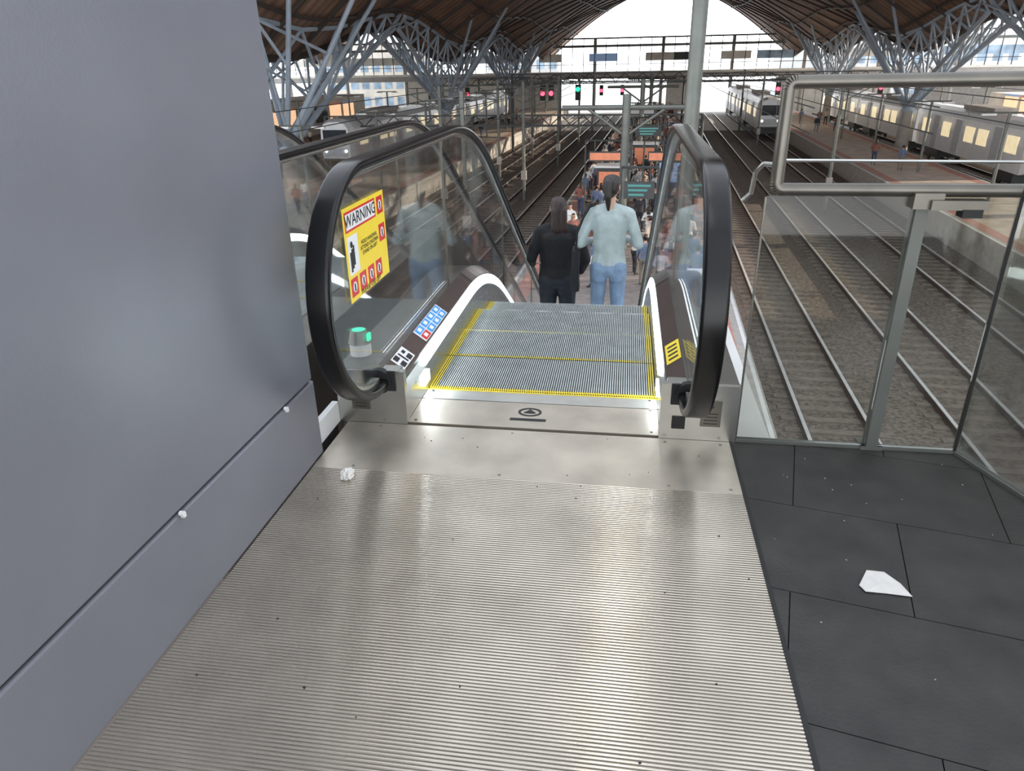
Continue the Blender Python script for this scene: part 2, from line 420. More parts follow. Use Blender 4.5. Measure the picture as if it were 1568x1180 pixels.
# unseen lamp row and frame, added for the bright streak on the ribbed floor
mb=MB(); zc=4.7; xc=.09
for i in range(5):
    yc=1.6+i*2.1
    mb.bb(xc-.09,xc+.09,yc-.75,yc+.75,zc,zc+.07,m_whitep)
    mb.tube((xc,yc-.68,zc-.025),(xc,yc+.68,zc-.025),.024,m_tubel,10)
    for q in(-.71,.71): mb.box((xc,yc+q,zc-.02),(.07,.05,.07),m_whitep)
    for q in(-.5,.5): mb.tube((xc,yc+q,zc+.07),(xc,yc+q,5.9),.008,m_dark,6)
mb.bb(.03,.15,-1,11.2,5.9,6.0,m_gst)
for yy in(0,10.8):
    mb.bb(-8.9,6.75,yy-.06,yy+.06,6.0,6.2,m_gst)
    for xx in(-8.9,6.75): mb.tube((xx,yy,-7.3),(xx,yy,6.2),.12,m_gst,12)
mb.obj('added_streak_lamp_frame')

# litter
def crumple(name,loc,sx,sy,sz,seed):
    rnd=random.Random(seed); bm=bmesh.new(); bmesh.ops.create_icosphere(bm,subdivisions=3,radius=1)
    for v in bm.verts:
        k=1+rnd.uniform(-.28,.28); v.co=Vector((v.co.x*sx*k,v.co.y*sy*k,max(-.6,v.co.z)*sz*k+sz*.6))
    me=bpy.data.meshes.new(name); bm.to_mesh(me); bm.free(); me.materials.append(m_paper)
    o=bpy.data.objects.new(name,me); scn.collection.objects.link(o); o.location=loc
crumple('crumpled_tissue',(-.942,2.10,.001),.022,.028,.02,3)
mb=MB(); P=[(.700,1.715),(.735,1.775),(.78,1.77),(.815,1.735),(.83,1.685),(.765,1.69),(.71,1.69)]
hs=[.002,.010,.012,.003,.001,.001,.002]
top=[(x,y,.003+h) for (x,y),h in zip(P,hs)]; c=(.765,1.727,.012)
vs=top+[c]+[(x,y,z-.0012) for x,y,z in top]+[(c[0],c[1],c[2]-.0012)]
n=len(P); fs=[(i,(i+1)%n,n) for i in range(n)]+[(n+1+(i+1)%n,n+1+i,2*n+1) for i in range(n)]
mb.add(vs,fs,m_paper); mb.obj('torn_paper_scrap',fix=False)
mb=MB()
rr=random.Random(5)
for i in range(46):
    if i<30: x,y,z=rr.uniform(-1.,.42),rr.uniform(.8,2.5),.0015
    else: x,y,z=rr.uniform(.5,1.2),rr.uniform(1.2,2.5),.0012
    a=rr.uniform(.0014,.0034)*(1 if i<30 else .7); mb.box((x,y,z),(a*2,a*1.4,.002),m_blackmatte if i<30 else m_conc,rr.uniform(0,3))
mb.obj('floor_grit')

# ---------------------------------------------------------------- glass barrier right
B=empty('glass_balustrade',(0,0,0))
mb=MB(); YB=2.545
cx,cy=1.262,YB; dx,dy=.3333,-.9428
def fr(pts,w,mat):
    for a,b in zip(pts[:-1],pts[1:]): mb.tube(a,b,w,mat,12)
zt,zb_=1.285,.955; e=(cx+dx*3,cy+dy*3)
xl=.50
def arc(c,r,a0,a1,n=6): return [(c[0]+r*math.cos(a0+(a1-a0)*i/n),YB,c[1]+r*math.sin(a0+(a1-a0)*i/n)) for i in range(n+1)]
pt=[(e[0],e[1],zt),(cx,YB,zt)]+arc((xl+.02,zt-.02),.02,pi/2,pi)+arc((xl+.02,zb_+.02),.02,pi,1.5*pi)+[(cx,YB,zb_),(e[0],e[1],zb_)]
fr(pt,.0215,m_steel_d)
mb.tube((xl,YB,1.048),(cx,YB,1.042),.005,m_steel,8); mb.tube((cx,YB,1.042),(e[0],e[1],1.042),.005,m_steel,8)
mb.obj('top_rail_frame',B,smooth=True)
mb=MB()
mb.bb(.945,.985,YB-.015,YB+.035,0,.94,m_gst)
mb.bb(.925,1.005,YB-.02,YB+.05,.0,.012,m_gst)
mb.box((1.06,YB-.03,.915),(.17,.05,.03),m_steel_d); mb.box((.97,YB-.01,.925),(.09,.06,.05),m_steel_d); mb.box((1.10,YB-.035,.89),(.06,.05,.025),m_blackmatte)
mb.bb(.47,cx,YB-.012,YB+.012,.0,.012,m_gst)
p0=Vector((cx,cy,0)); d=Vector((dx,dy,0))
L3=3.0; mid=p0+d*L3/2
mb.box((mid.x,mid.y,.006),(L3,.024,.012),m_gst,math.atan2(dy,dx))
for t in(.95,2.): 
    q=p0+d*t; mb.box((q.x,q.y,.47),(.05,.04,.94),m_gst,math.atan2(dy,dx))
mb.bb(cx-.006,cx+.006,YB-.006,YB+.006,.012,.94,m_blackmatte)
mb.bb(.468,.474,YB-.006,YB+.006,.012,.93,m_steel_d)
pts=[(.50,YB+.02,1.03),(.46,YB+.05,1.03),(.44,YB+.07,1.0),(.435,YB+.08,.93),(.41,YB+.09,.90)]
mb.ptube(pts,.008,m_steel,8)
mb.obj('posts_and_base',B)
mb=MB()
mb.bb(.475,.943,YB-.005,YB+.005,.012,.935,m_glass2)
mb.bb(.988,cx-.008,YB-.005,YB+.005,.012,.935,m_glass2)
for a,b in((.012,.92),(.98,1.97),(2.03,3.)):
    q=p0+d*(a+b)/2; mb.box((q.x,q.y,.474),(b-a,.01,.924),m_glass2,math.atan2(dy,dx))
mb.obj('glass_panes',B)
mb=MB(); mb.bb(.475,.615,2.575,5.2,-.25,-.02,m_whitep); mb.obj('ledge_white')

# ---------------------------------------------------------------- station ground
PZ=-6.0; TZ=-7.1
mb=MB(); mb.bb(-110,110,-20,106,TZ-.6,TZ-.2,m_ballast); mb.obj('ground',rot=ROT)
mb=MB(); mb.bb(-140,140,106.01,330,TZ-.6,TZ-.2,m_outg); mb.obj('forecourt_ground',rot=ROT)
tracks=[-7.2,-10.6,-14.0,4.9,8.6,12.4,25.1]
mb=MB()
for tx in tracks:
    for s in(-.8,.8):
        mb.bb(tx+s-.045,tx+s+.045,-5,139,TZ-.02,TZ+.0,m_rail)
        mb.bb(tx+s-.02,tx+s+.02,-5,139,TZ-.15,TZ-.02,m_railside); mb.bb(tx+s-.07,tx+s+.07,-5,139,TZ-.17,TZ-.14,m_railside)
    y=-4
    while y<(90 if tx<20 else 60):
        mb.bb(tx-1.25,tx+1.25,y,y+.24,TZ-.2,TZ-.165,m_sleeper); y+=.68
mb.obj('railway_tracks',rot=ROT)
mb=MB()
for tx in tracks:
    mb.tube((tx,26,-.9),(tx,138,-.9),.025,m_dark,4); mb.tube((tx,26,-.1),(tx,138,-.1),.025,m_dark,4)
    y=28
    while y<138: mb.tube((tx,y,-.9),(tx,y,-.1),.012,m_dark,4); y+=6
mb.obj('catenary_wires',rot=ROT)
for (mx_,ys_) in((-8.9,(34,50,68,86,104)),(-12.3,(42,58,74,96)),(10.5,(48,66,84,104))):
    for yy in ys_:
        mb=MB(); mb.tube((mx_,yy,TZ-.2),(mx_,yy,.3),.11,m_gst,8); mb.tube((mx_,yy,.1),(mx_+1.7,yy,-.1),.04,m_gst,6); mb.tube((mx_,yy,-1.0),(mx_+1.7,yy,-.1),.03,m_gst,6)
        mb.tube((mx_,yy,.1),(mx_-1.7,yy,-.1),.04,m_gst,6); mb.tube((mx_,yy,-1.0),(mx_-1.7,yy,-.1),.03,m_gst,6); mb.box((mx_,yy,-5.6),(.35,.3,.6),m_conc)
        mb.obj('catenary_mast',rot=ROT)
def platform(name,xa,xb,y0,y1,top=m_plat):
    mb=MB(); mb.bb(xa,xb,y0,y1,TZ-.2,PZ-.001,m_platedge)
    mb.bb(xa+.9,xb-.9,y0,y1,PZ-.01,PZ,top)
    for a,b in((xa+.35,xa+.9),(xb-.9,xb-.35)): mb.bb(a,b,y0,y1,PZ-.01,PZ+.003,m_tact)
    for a in(xa+.05,xb-.15): mb.bb(a,a+.1,y0,y1,PZ-.01,PZ+.004,m_whitep)
    return mb.obj(name,rot=ROT)
platform('railway_platform',-5.0,2.9,-5,138)
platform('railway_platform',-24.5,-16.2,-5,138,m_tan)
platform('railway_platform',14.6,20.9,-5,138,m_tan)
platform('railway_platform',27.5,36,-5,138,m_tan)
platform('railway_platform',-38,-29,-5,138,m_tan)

# ---------------------------------------------------------------- roof
VX=[-65.5,-21.5,22.5]
YC0=41.
def roof_z(x,y):
    u=((x+21.5)%44)/44.
    prof=math.sin(pi*u)**1.0
    ph=(y-YC0)/35.
    dip=.5-.5*math.cos(2*pi*ph)
    valley=2.0+2.1*dip
    peak=12.6-1.2*dip+1.0*math.sin(y*.05)
    return valley+(peak-valley)*prof
m_roof=M('roof_lining',(.30,.185,.13),.6,.0,.25,.8)
nt=m_roof.node_tree; b=nt.nodes['Principled BSDF']
wv=nt.nodes.new('ShaderNodeTexWave'); wv.inputs['Scale'].default_value=.35; wv.bands_direction='Y'; wv.inputs['Distortion'].default_value=1.5
t2=nt.nodes.new('ShaderNodeTexCoord'); nt.links.new(t2.outputs['Object'],wv.inputs['Vector'])
mx=nt.nodes.new('ShaderNodeMix'); mx.data_type='RGBA'; mx.blend_type='MULTIPLY'; mx.inputs[0].default_value=.4
src=b.inputs['Base Color'].links[0].from_socket
nt.links.new(src,mx.inputs[6]); nt.links.new(wv.outputs[0],mx.inputs[7]); nt.links.new(mx.outputs[2],b.inputs['Base Color'])
mb=MB(); NX=110; Y0=25; NY=83
xs=[-65.5+i*1.0 for i in range(NX+1)]; ys=[Y0+i*1.5 for i in range(NY+1)]
vs=[(x,y,roof_z(x,y)) for y in ys for x in xs]; fs=[]
for j in range(NY):
    for i in range(NX):
        a=j*(NX+1)+i; fs.append((a,a+1,a+NX+2,a+NX+1))
mb.add(vs,fs,m_roof)
o=mb.obj('station_roof',smooth=True,rot=ROT,fix=False)
mb=MB()
m_rib=M('roof_rib',(.05,.037,.03),.6)
for j in range(0,NY+1,3):
    y=ys[j]
    for i in range(0,NX,1):
        xa,xb=xs[i],xs[i+1]; za,zb2=roof_z(xa,y)-.12,roof_z(xb,y)-.12
        h=.22
        mb.add([(xa,y-.1,za),(xb,y-.1,zb2),(xb,y-.1,zb2-h),(xa,y-.1,za-h),(xa,y+.1,za),(xb,y+.1,zb2),(xb,y+.1,zb2-h),(xa,y+.1,za-h)],[(0,1,2,3),(4,7,6,5),(3,2,6,7)],m_rib)
for v0 in VX[:3]:
    for off in(2.5,5.5,11,16.5,22,27.5,33,38.5,41.5):
        if v0>0 and off>22: continue
        for j in range(NY):
            xa=v0+off; p=(xa,ys[j],roof_z(xa,ys[j])-.2); q=(xa,ys[j+1],roof_z(xa,ys[j+1])-.2); mb.tube(p,q,.12,m_rib,5,cap=False)
mb.obj('roof_ribs',rot=ROT,fix=False)
mb=MB()
for v in VX[:]:
    for j in range(0,NY): mb.tube((v,ys[j],roof_z(v,ys[j])-.1),(v,ys[j+1],roof_z(v,ys[j+1])-.1),.22,m_rib,6,cap=False)
mb.obj('valley_beams',rot=ROT,fix=False)
YCS=(41,76,111)
for v in VX:
    for yc in YCS:
        mb=MB()
        mb.tube((v,yc,PZ if abs(v)<30 and v<0 else TZ-.2),(v,yc,-3.2),.62,m_conc,20,.42)
        mb.tube((v,yc,-3.2),(v,yc,-2.8),.6,m_truss,16,.45)
        base=Vector((v,yc,-2.9))
        for sx in(-1,1):
            ends=[]
            for ay in(-17,-14,-11,-8,-5,0,5,8,11,14,17):
                yy=min(149,max(25.5,yc+ay)); xx=v+sx*1.8
                zz=roof_z(xx,yy)-.15; ends.append(Vector((xx,yy,zz)))
            low=[]
            for e_ in ends:
                dyy=(e_.y-yc)/17.; 
                low.append(Vector((v+sx*(.3+.9*abs(dyy)),e_.y,-2.9+ (abs(dyy)**.7)*(e_.z-.9+2.9))))
            for a,b in zip(ends[:-1],ends[1:]): mb.tube(a,b,.13,m_truss,6)
            for a,b in zip(low[:-1],low[1:]): mb.tube(a,b,.18,m_truss,8)
            mid_=[l.lerp(e2,.5)+Vector((sx*.5,0,0)) for l,e2 in zip(low,ends)]
            for a,b in zip(mid_[:-1],mid_[1:]): mb.tube(a,b,.07,m_truss,6)
            for i in range(len(ends)):
                if i!=5: mb.tube(low[i],ends[i],.08,m_truss,6)
                if i<len(ends)-1:
                    mb.tube(low[i],ends[i+1],.10,m_truss,6); mb.tube(low[i+1],ends[i],.10,m_truss,6)
            for ax,ay in((4.5,-6),(4.5,6),(6.5,0)):
                yy=yc+ay; xx=v+sx*ax; q=Vector((xx,yy,roof_z(xx,yy)-.1)); mb.tube(base,q,.18,m_truss,8,.12)
                mb.tube(base.lerp(q,.5),ends[5+(1 if ay>0 else -1)],.09,m_truss,6)
        mb.obj('tree_column',rot=ROT,smooth=True,fix=False)

# ---------------------------------------------------------------- far concourse bridge
mb=MB(); Y=141
mb.bb(-90,90,Y,Y+8,-1.3,-.4,m_conc)
mb.bb(-90,90,Y-.1,Y+.1,-.4,-.05,m_cream)
mb.bb(-90,90,Y,Y+1.5,3.9,4.3,m_gst); mb.bb(-90,90,Y-.3,Y,5.2,5.45,m_dark)
mb.bb(-90,90,Y,Y+.1,1.05,1.15,m_dark)
for i in range(-45,46):
    x=i*2.; mb.bb(x-.06,x+.06,Y,Y+.12,-.4,5.4,m_dark)
    if i%6==0: mb.tube((x,Y+1,TZ-.2),(x,Y+1,5.4),.3,m_conc,12)
for (a,b,mm) in((-13,-8,m_bblue),(-3,2,m_cream),(2,4.5,m_dark),(10,15,m_cream),(-40,-24,m_winb),(-22,-18,m_cream),(16,22,m_winb),(28,40,m_cream),(44,60,m_winb),(-70,-46,m_cream)):
    mb.bb(a,b,Y+.3,Y+.5,1.6,2.9,mm)
for (a,b,mm) in((-50,-30,m_cream),(-28,-19,m_conc),(1,6,m_conc),(21,40,m_cream),(45,75,m_conc)):
    mb.bb(a,b,Y+6,Y+7,TZ-.2,-.8,mm)
mb.obj('concourse_bridge',rot=ROT)
def building(x,y,wx,wy,h,mat,matw,fl_=3.4):
    mb=MB(); z0=TZ-.2
    mb.bb(x-wx/2,x+wx/2,y,y+wy,z0,z0+h,mat)
    nz=int(h/fl_); nx=int(wx/2.6)
    for k in range(nz):
        for i in range(nx):
            xx=x-wx/2+(i+.5)*wx/nx; mb.bb(xx-.85,xx+.85,y-.06,y+.1,z0+k*fl_+.9,z0+k*fl_+2.7,matw)
    nyy=int(wy/2.6)
    for sx in(-1,1):
        for k in range(nz):
            for i in range(nyy):
                yy=y+(i+.5)*wy/nyy; mb.bb(x+sx*wx/2-.06,x+sx*wx/2+.06,yy-.85,yy+.85,z0+k*fl_+.9,z0+k*fl_+2.7,matw)
    mb.bb(x-wx/2-.2,x+wx/2+.2,y-.2,y+wy+.2,z0+h,z0+h+.5,m_whitep)
    mb.obj('city_building',rot=ROT)
building(-62,160,26,12,13,m_cream,m_winb)
building(-30,168,16,10,11,m_whitep,m_winb)
building(52,165,30,12,12,m_whitep,m_winb)
building(30,172,12,8,10,m_whitep,m_winb)
building(-84,40,16,90,7.5,m_whitep,m_winb)
building(84,42,16,90,6,m_cream,m_winb)
building(84,-40,16,80,34,m_cream,m_winb)  # unseen block, added to keep the low sun off the landing
for (xa,xb,y0,y1,h) in((-56,-48,30,120,3.4),(46,52,30,120,2.6)):
    mb=MB(); mb.bb(xa,xb,y0,y1,TZ-.2,PZ+h,m_cream); s=xb if xa<0 else xa
    y=y0+1
    i=0
    while y<y1-5:
        mb.bb(s-.08,s+.08,y,y+4,PZ+.2,PZ+2.3,[m_warm,m_winb,m_win,m_warm][i%4]); mb.bb(s-.1,s+.1,y,y+4,PZ+2.35,PZ+2.6,[m_orange,m_bblue,m_white][i%3]); y+=5; i+=1
    mb.obj('shop_row',rot=ROT)
def pole_row(x,ys_,h,name='lamp_post'):
    for y in ys_:
        mb=MB(); mb.tube((x,y,PZ),(x,y,PZ+h),.09,m_gst,10); mb.tube((x-1.2,y,PZ+h),(x+1.2,y,PZ+h),.05,m_gst,8)
        for s in(-1,1): mb.box((x+s*1.0,y,PZ+h-.08),(.7,.2,.1),m_whitep)
        mb.obj(name,rot=ROT)
pole_row(-18.5,range(26,135,11),4.6); pole_row(18.0,range(20,135,12),4.6); pole_row(-33,range(30,130,12),4.6); pole_row(31,range(34,130,12),4.6)
mb=MB()
mb.tube((.62,15.2,PZ),(.62,15.2,12),.145,m_gst,20); mb.tube((.62,15.2,PZ),(.62,15.2,PZ+.3),.25,m_gst,16)
mb.obj('steel_column',rot=ROT,smooth=True)
for (x,y,r) in((-1.3,31,.17),(-1.3,58,.17),(-1.0,86,.2)):
    mb=MB(); mb.tube((x,y,PZ),(x,y,.2),r,m_gst,16); mb.tube((x,y,PZ),(x,y,PZ+.3),r*1.6,m_gst,16); mb.tube((x-2.6,y,-.3),(x+2.6,y,-.3),.1,m_gst,8); mb.tube((x,y,-1.4),(x+1.6,y,-.3),.06,m_gst,8); mb.tube((x,y,-1.4),(x-1.6,y,-.3),.06,m_gst,8)
    mb.obj('steel_column',rot=ROT,smooth=True)
SIGNS=[]
def sign(x,y,z,w,h,mat,name,hang=True):
    mb=MB(); mb.box((x,y,z),(w,.16,h),m_dark); SIGNS.extend([(x-w*.6,y),(x+w*.6,y)])
    if mat is m_screen:
        for q in range(3): mb.box((x-.05*q,y-.085,z+h*.28-q*h*.27),(w*(.75-.12*q),.01,h*.13),mat)
    else: mb.box((x,y-.085,z),(w-.1,.01,h-.12),mat)
    for s in(-.35,.35): mb.tube((x+s*w,y,z+h/2),(x+s*w,y,z+h/2+.5),.03,m_dark,6)
    mb.tube((x-w*.6,y,z+h/2+.5),(x+w*.6,y,z+h/2+.5),.05,m_dark,6)
    for s in(-1,1): mb.tube((x+s*w*.6,y,PZ),(x+s*w*.6,y,z+h/2+.5),.04,m_dark,8)
    mb.obj(name,rot=ROT)
sign(-.55,27,-2.9,1.1,.6,m_screen,'departure_display'); sign(1.35,27.3,-2.9,.9,.6,m_screen,'departure_display')
sign(-2.3,36,-2.75,1.8,.45,m_orange,'platform_sign'); sign(.6,36,-2.75,2.0,.45,m_orange,'platform_sign')
sign(-.6,48,-2.6,1.6,.6,m_screen,'departure_display'); sign(-1.5,66,-2.6,2.2,.6,m_white,'platform_sign')
KI=((-2.3,40),(-.8,52),(.9,44))
for (x,y) in KI:
    mb=MB(); mb.bb(x-.8,x+.8,y,y+1.2,PZ,PZ+2.2,m_dark); mb.bb(x-.7,x+.7,y-.02,y,PZ+.9,PZ+2.0,m_orange if x<0 else m_bblue); mb.bb(x-.9,x+.9,y-.1,y+1.3,PZ+2.2,PZ+2.3,m_white); mb.obj('vending_kiosk',rot=ROT)

def gantry(y,z,xa,xb,heads,legs):
    mb=MB()
    mb.bb(xa,xb,y-.08,y+.08,z-.08,z+.08,m_dark); mb.bb(xa,xb,y-.08,y+.08,z+.75,z+.87,m_dark)
    x=xa
    while x<xb-.9:
        mb.tube((x,y,z),(x+.9,y,z+.8),.045,m_dark,5); mb.tube((x+.9,y,z+.8),(x+1.8 if x+1.8<xb else xb,y,z),.045,m_dark,5); x+=1.8
    for lx in legs: mb.tube((lx,y,PZ if (lx<-16.2 and lx>-24) or (-5<lx<2.9) or lx>27 else TZ-.2),(lx,y,z+.8),.14,m_dark,10)
    for (hx,col) in heads:
        mb.box((hx,y-.25,z-1.),(.55,.3,1.5),m_blackmatte); mb.tube((hx,y-.1,z),(hx,y-.1,z+.3),.06,m_dark,6)
        mb.disc((hx,y-.41,z-.7 if col is m_green else z-1.05),.24,16,col,'y'); mb.box((hx,y-.5,z-.4),(.5,.25,.03),m_blackmatte)
    mb.obj('signal_gantry',rot=ROT)
gantry(80,-.4,-15.4,3.5,[(-12.1,m_redl),(-11.2,m_redl),(-8.4,m_green)],[-15.4,3.4])
gantry(93,-.9,-28.5,-15.4,[(-23.5,m_redl)],[-28.5,-15.4])
gantry(62,-3.3,-28.6,3.4,[],[-28.6,-15.4,3.4])
gantry(100,-.9,3.4,28,[(4.4,m_green),(14.2,m_redl),(26,m_redl)],[3.4,28])
gantry(120,-1.5,-28.5,28,[(-9,m_redl),(-5.8,m_redl)],[-28.5,-15.4,3.4,28])

def train(x,y0,n):
    mb=MB(); Lc=22.
    prof=[(-1.45,-5.95),(-1.5,-4.2),(-1.42,-3.2),(-1.1,-2.75),(-.5,-2.55),(.5,-2.55),(1.1,-2.75),(1.42,-3.2),(1.5,-4.2),(1.45,-5.95)]
    for c in range(n):
        ya=y0+c*(Lc+.6)
        k=len(prof)
        vs=[(x+px,ya+.35,pz) for px,pz in prof]+[(x+px,ya+Lc,pz) for px,pz in prof]
        mb.add(vs,[(i,(i+1)%k,k+(i+1)%k,k+i) for i in range(k)]+[tuple(range(k)),tuple(range(k,2*k))],m_trainw)
        if c==0:
            vs=[(x+px,ya+.35,pz) for px,pz in prof]+[(x+px*.85,ya-.4,-5.7+(pz+5.95)*.86) for px,pz in prof]
            mb.add(vs,[(i,(i+1)%k,k+(i+1)%k,k+i) for i in range(k)]+[tuple(range(k,2*k))],m_trainw)
            mb.bb(x-1.1,x+1.1,ya-.43,ya-.38,-5.6,-4.9,m_traing)
            mb.bb(x-1.05,x+1.05,ya-.44,ya-.38,-4.5,-3.4,m_win)
            for s in(-.9,.9): mb.disc((x+s,ya-.45,-5.1),.12,12,m_led,'y')
        for s in(-1,1):
            for i in range(8):
                yy=ya+1.6+i*2.5
                if i in(1,4,6): mb.bb(x+s*1.44,x+s*1.53,yy,yy+1.3,-5.85,-3.3,m_traing)
                else: mb.bb(x+s*1.44,x+s*1.525,yy-.2,yy+1.6,-4.75,-3.65,m_winlit)
        for yy in(ya+3.5,ya+Lc-3.5):
            mb.bb(x-1.1,x+1.1,yy-1.6,yy+1.6,-6.7,-6.,m_dark)
            for s in(-.8,.8):
                for q in(-1.1,1.1): mb.tube((x+s-.06,yy+q,-6.64),(x+s+.06,yy+q,-6.64),.45,m_dark,16)
        mb.box((x,ya+Lc/2,-2.4),(1.6,6,.35),m_conc)
    mb.obj('commuter_train',rot=ROT,fix=True)
train(12.6,92,2); train(25.1,54,3)
train(-26.8,60,3)

# ---------------------------------------------------------------- people
m_skin=M('skin',(.50,.30,.21),.5,0,.06,10)
m_hair=M('hair_dark',(.012,.008,.007),.4,0,.4,40,.4,120,stretch=(1,1,.15))
m_hair2=M('hair_brown',(.025,.012,.009),.45,0,.4,40,.4,120,stretch=(1,1,.15))
m_eye=M('eye',(.03,.02,.02),.2); m_lip=M('lip',(.4,.14,.12),.5)
def cloth(n,c): return M(n,c,.85,0,.12,12,.6,16)
def hand(parts,wr,d,n,curl,thumb):
    wr=Vector(wr); d=Vector(d).normalized(); n=Vector(n).normalized(); s=d.cross(n).normalized()
    if s.dot(Vector(thumb))<0: s=-s
    parts.append(('skin',wr,(.024,.024,.024),wr+d*.03,(.027,.027,.027)))
    for k,off in enumerate((.027,.009,-.009,-.027)):
        a=wr+d*.02+s*off*.6; b=wr+d*.085+s*off
        parts.append(('skin',a,(.014,)*3,b,(.0115,)*3))
        Lf=[.07,.08,.075,.058][k]; dd=d.copy(); p=b
        for j,fr_ in enumerate((.45,.32,.23)):
            dd=(dd+n*curl*.9).normalized(); q=p+dd*Lf*fr_
            rr_=[.0095,.0088,.008][j]; parts.append(('skin',p,(rr_,)*3,q,(rr_*.92,)*3)); p=q
    p=wr+d*.02+s*.028; q=p+(d*.6+s*.8).normalized()*.04; parts.append(('skin',p,(.013,)*3,q,(.011,)*3))
    parts.append(('skin',q,(.0105,)*3,q+(d*.9+s*.2+n*.3).normalized()*.032,(.0092,)*3))
def figure(arms,hair='pony',legs=(.02,-.02),top_long=True,girth=1.,headturn=0.,fing=True):
    P=[]
    A=lambda l,p,r,q,t: P.append((l,Vector(p),tuple(r) if hasattr(r,'__len__') else (r,)*3,Vector(q),tuple(t) if hasattr(t,'__len__') else (t,)*3))
    g=girth
    A('pants',(0,0,.94),(.155*g,.11*g,.09),(0,-.01,.87),(.172*g,.125*g,.09))
    for s in(-1,1):
        A('pants',(s*.075,-.045,.88),.085*g,(s*.085,-.03,.80),.08*g)
        f=legs[0] if s<0 else legs[1]
        A('pants',(s*.088,0,.87),.088*g,(s*.098,.02+f*.6,.48),.062*g)
        A('pants',(s*.098,.02+f*.6,.48),.062*g,(s*.10,-.01+f,.33),.058*g)
        A('pants',(s*.10,-.01+f,.33),.058*g,(s*.102,-.02+f,.10),.047)
        A('shoe',(s*.102,-.035+f,.045),(.038,.042,.043),(s*.115,.13+f,.032),(.042,.05,.031))
        A('shoe',(s*.102,-.02+f,.05),.04,(s*.102,-.02+f,.09),.036)
    if top_long: A('top',(0,0,.92),(.168*g,.125*g,.04),(0,0,1.0),(.15*g,.11*g,.05))
    A('top',(0,0,1.0),(.145*g,.105*g,.07),(0,-.005,1.18),(.155*g,.108*g,.09))
    A('top',(0,-.005,1.18),(.155*g,.108*g,.09),(0,-.01,1.31),(.165*g,.105*g,.085))
    A('top',(-.125,-.01,1.375),(.06,.065,.055),(.125,-.01,1.375),(.06,.065,.055))
    A('top',(-.07,.06,1.27),.062,(.07,.06,1.27),.062)
    for s in(-1,1): A('top',(s*.04,-.01,1.42),.04,(s*.15,-.01,1.375),.055)
    A('skin',(0,-.015,1.40),.05,(0,.008,1.50),.047)
    T=Matrix.Rotation(headturn,3,'Z'); c=Vector((0,.0,1.6))
    H=lambda l,p,r,q,t: A(l,T@(Vector(p)-c)+c,r,T@(Vector(q)-c)+c,t)
    H('skin',(0,.02,1.605),(.070,.085,.080),(0,.045,1.535),(.048,.058,.042))
    H('skin',(0,.108,1.60),.009,(0,.122,1.575),.013)
    for s in(-1,1):
        H('skin',(s*.074,.005,1.585),(.010,.016,.026),(s*.074,.0,1.60),(.010,.018,.02))
        H('eye',(s*.029,.098,1.60),(.014,.010,.008),(s*.034,.097,1.60),(.013,.010,.007))
        H('hair',(s*.02,.103,1.622),(.008,.006,.004),(s*.043,.093,1.623),(.008,.006,.004))
    H('lip',(-.014,.1,1.547),(.01,.009,.007),(.014,.1,1.547),(.01,.009,.007))
    H('hair',(0,-.012,1.632),(.081,.09,.072),(0,-.03,1.58),(.076,.075,.07))
    H('hair',(0,.03,1.665),(.066,.06,.035),(0,-.01,1.665),(.07,.07,.04))
    if hair=='pony':
        H('hair',(0,-.09,1.66),.035,(0,-.13,1.64),.04); H('hair',(0,-.13,1.64),.04,(.01,-.145,1.53),.034); H('hair',(.01,-.145,1.53),.034,(.015,-.13,1.42),.016)
    elif hair=='bun': H('hair',(0,-.09,1.66),.045,(0,-.11,1.67),.045)
    elif hair=='long':
        H('hair',(-.03,-.055,1.58),(.05,.05,.05),(-.03,-.085,1.40),(.05,.03,.05)); H('hair',(.03,-.055,1.58),(.05,.05,.05),(.03,-.085,1.40),(.05,.03,.05))
    for s,(el,wr,d,n) in zip((-1,1),arms):
        sh=(s*.175,-.01,1.36)
        A('top',sh,.056*g,el,.046*g); A('top',el,.046*g,wr,.031*g)
        if fing: hand(P,Vector(wr)+Vector(d).normalized()*.015,d,n,.35,(-s,0,.3) if abs(Vector(d).z)<.6 else (0,1,0))
        else: A('skin',wr,.026,Vector(wr)+Vector(d).normalized()*.13,(.02,.028,.03))
    return P
ico=bmesh.new(); bmesh.ops.create_icosphere(ico,subdivisions=2,radius=1); ICO=[v.co.copy() for v in ico.verts]; ico.free()
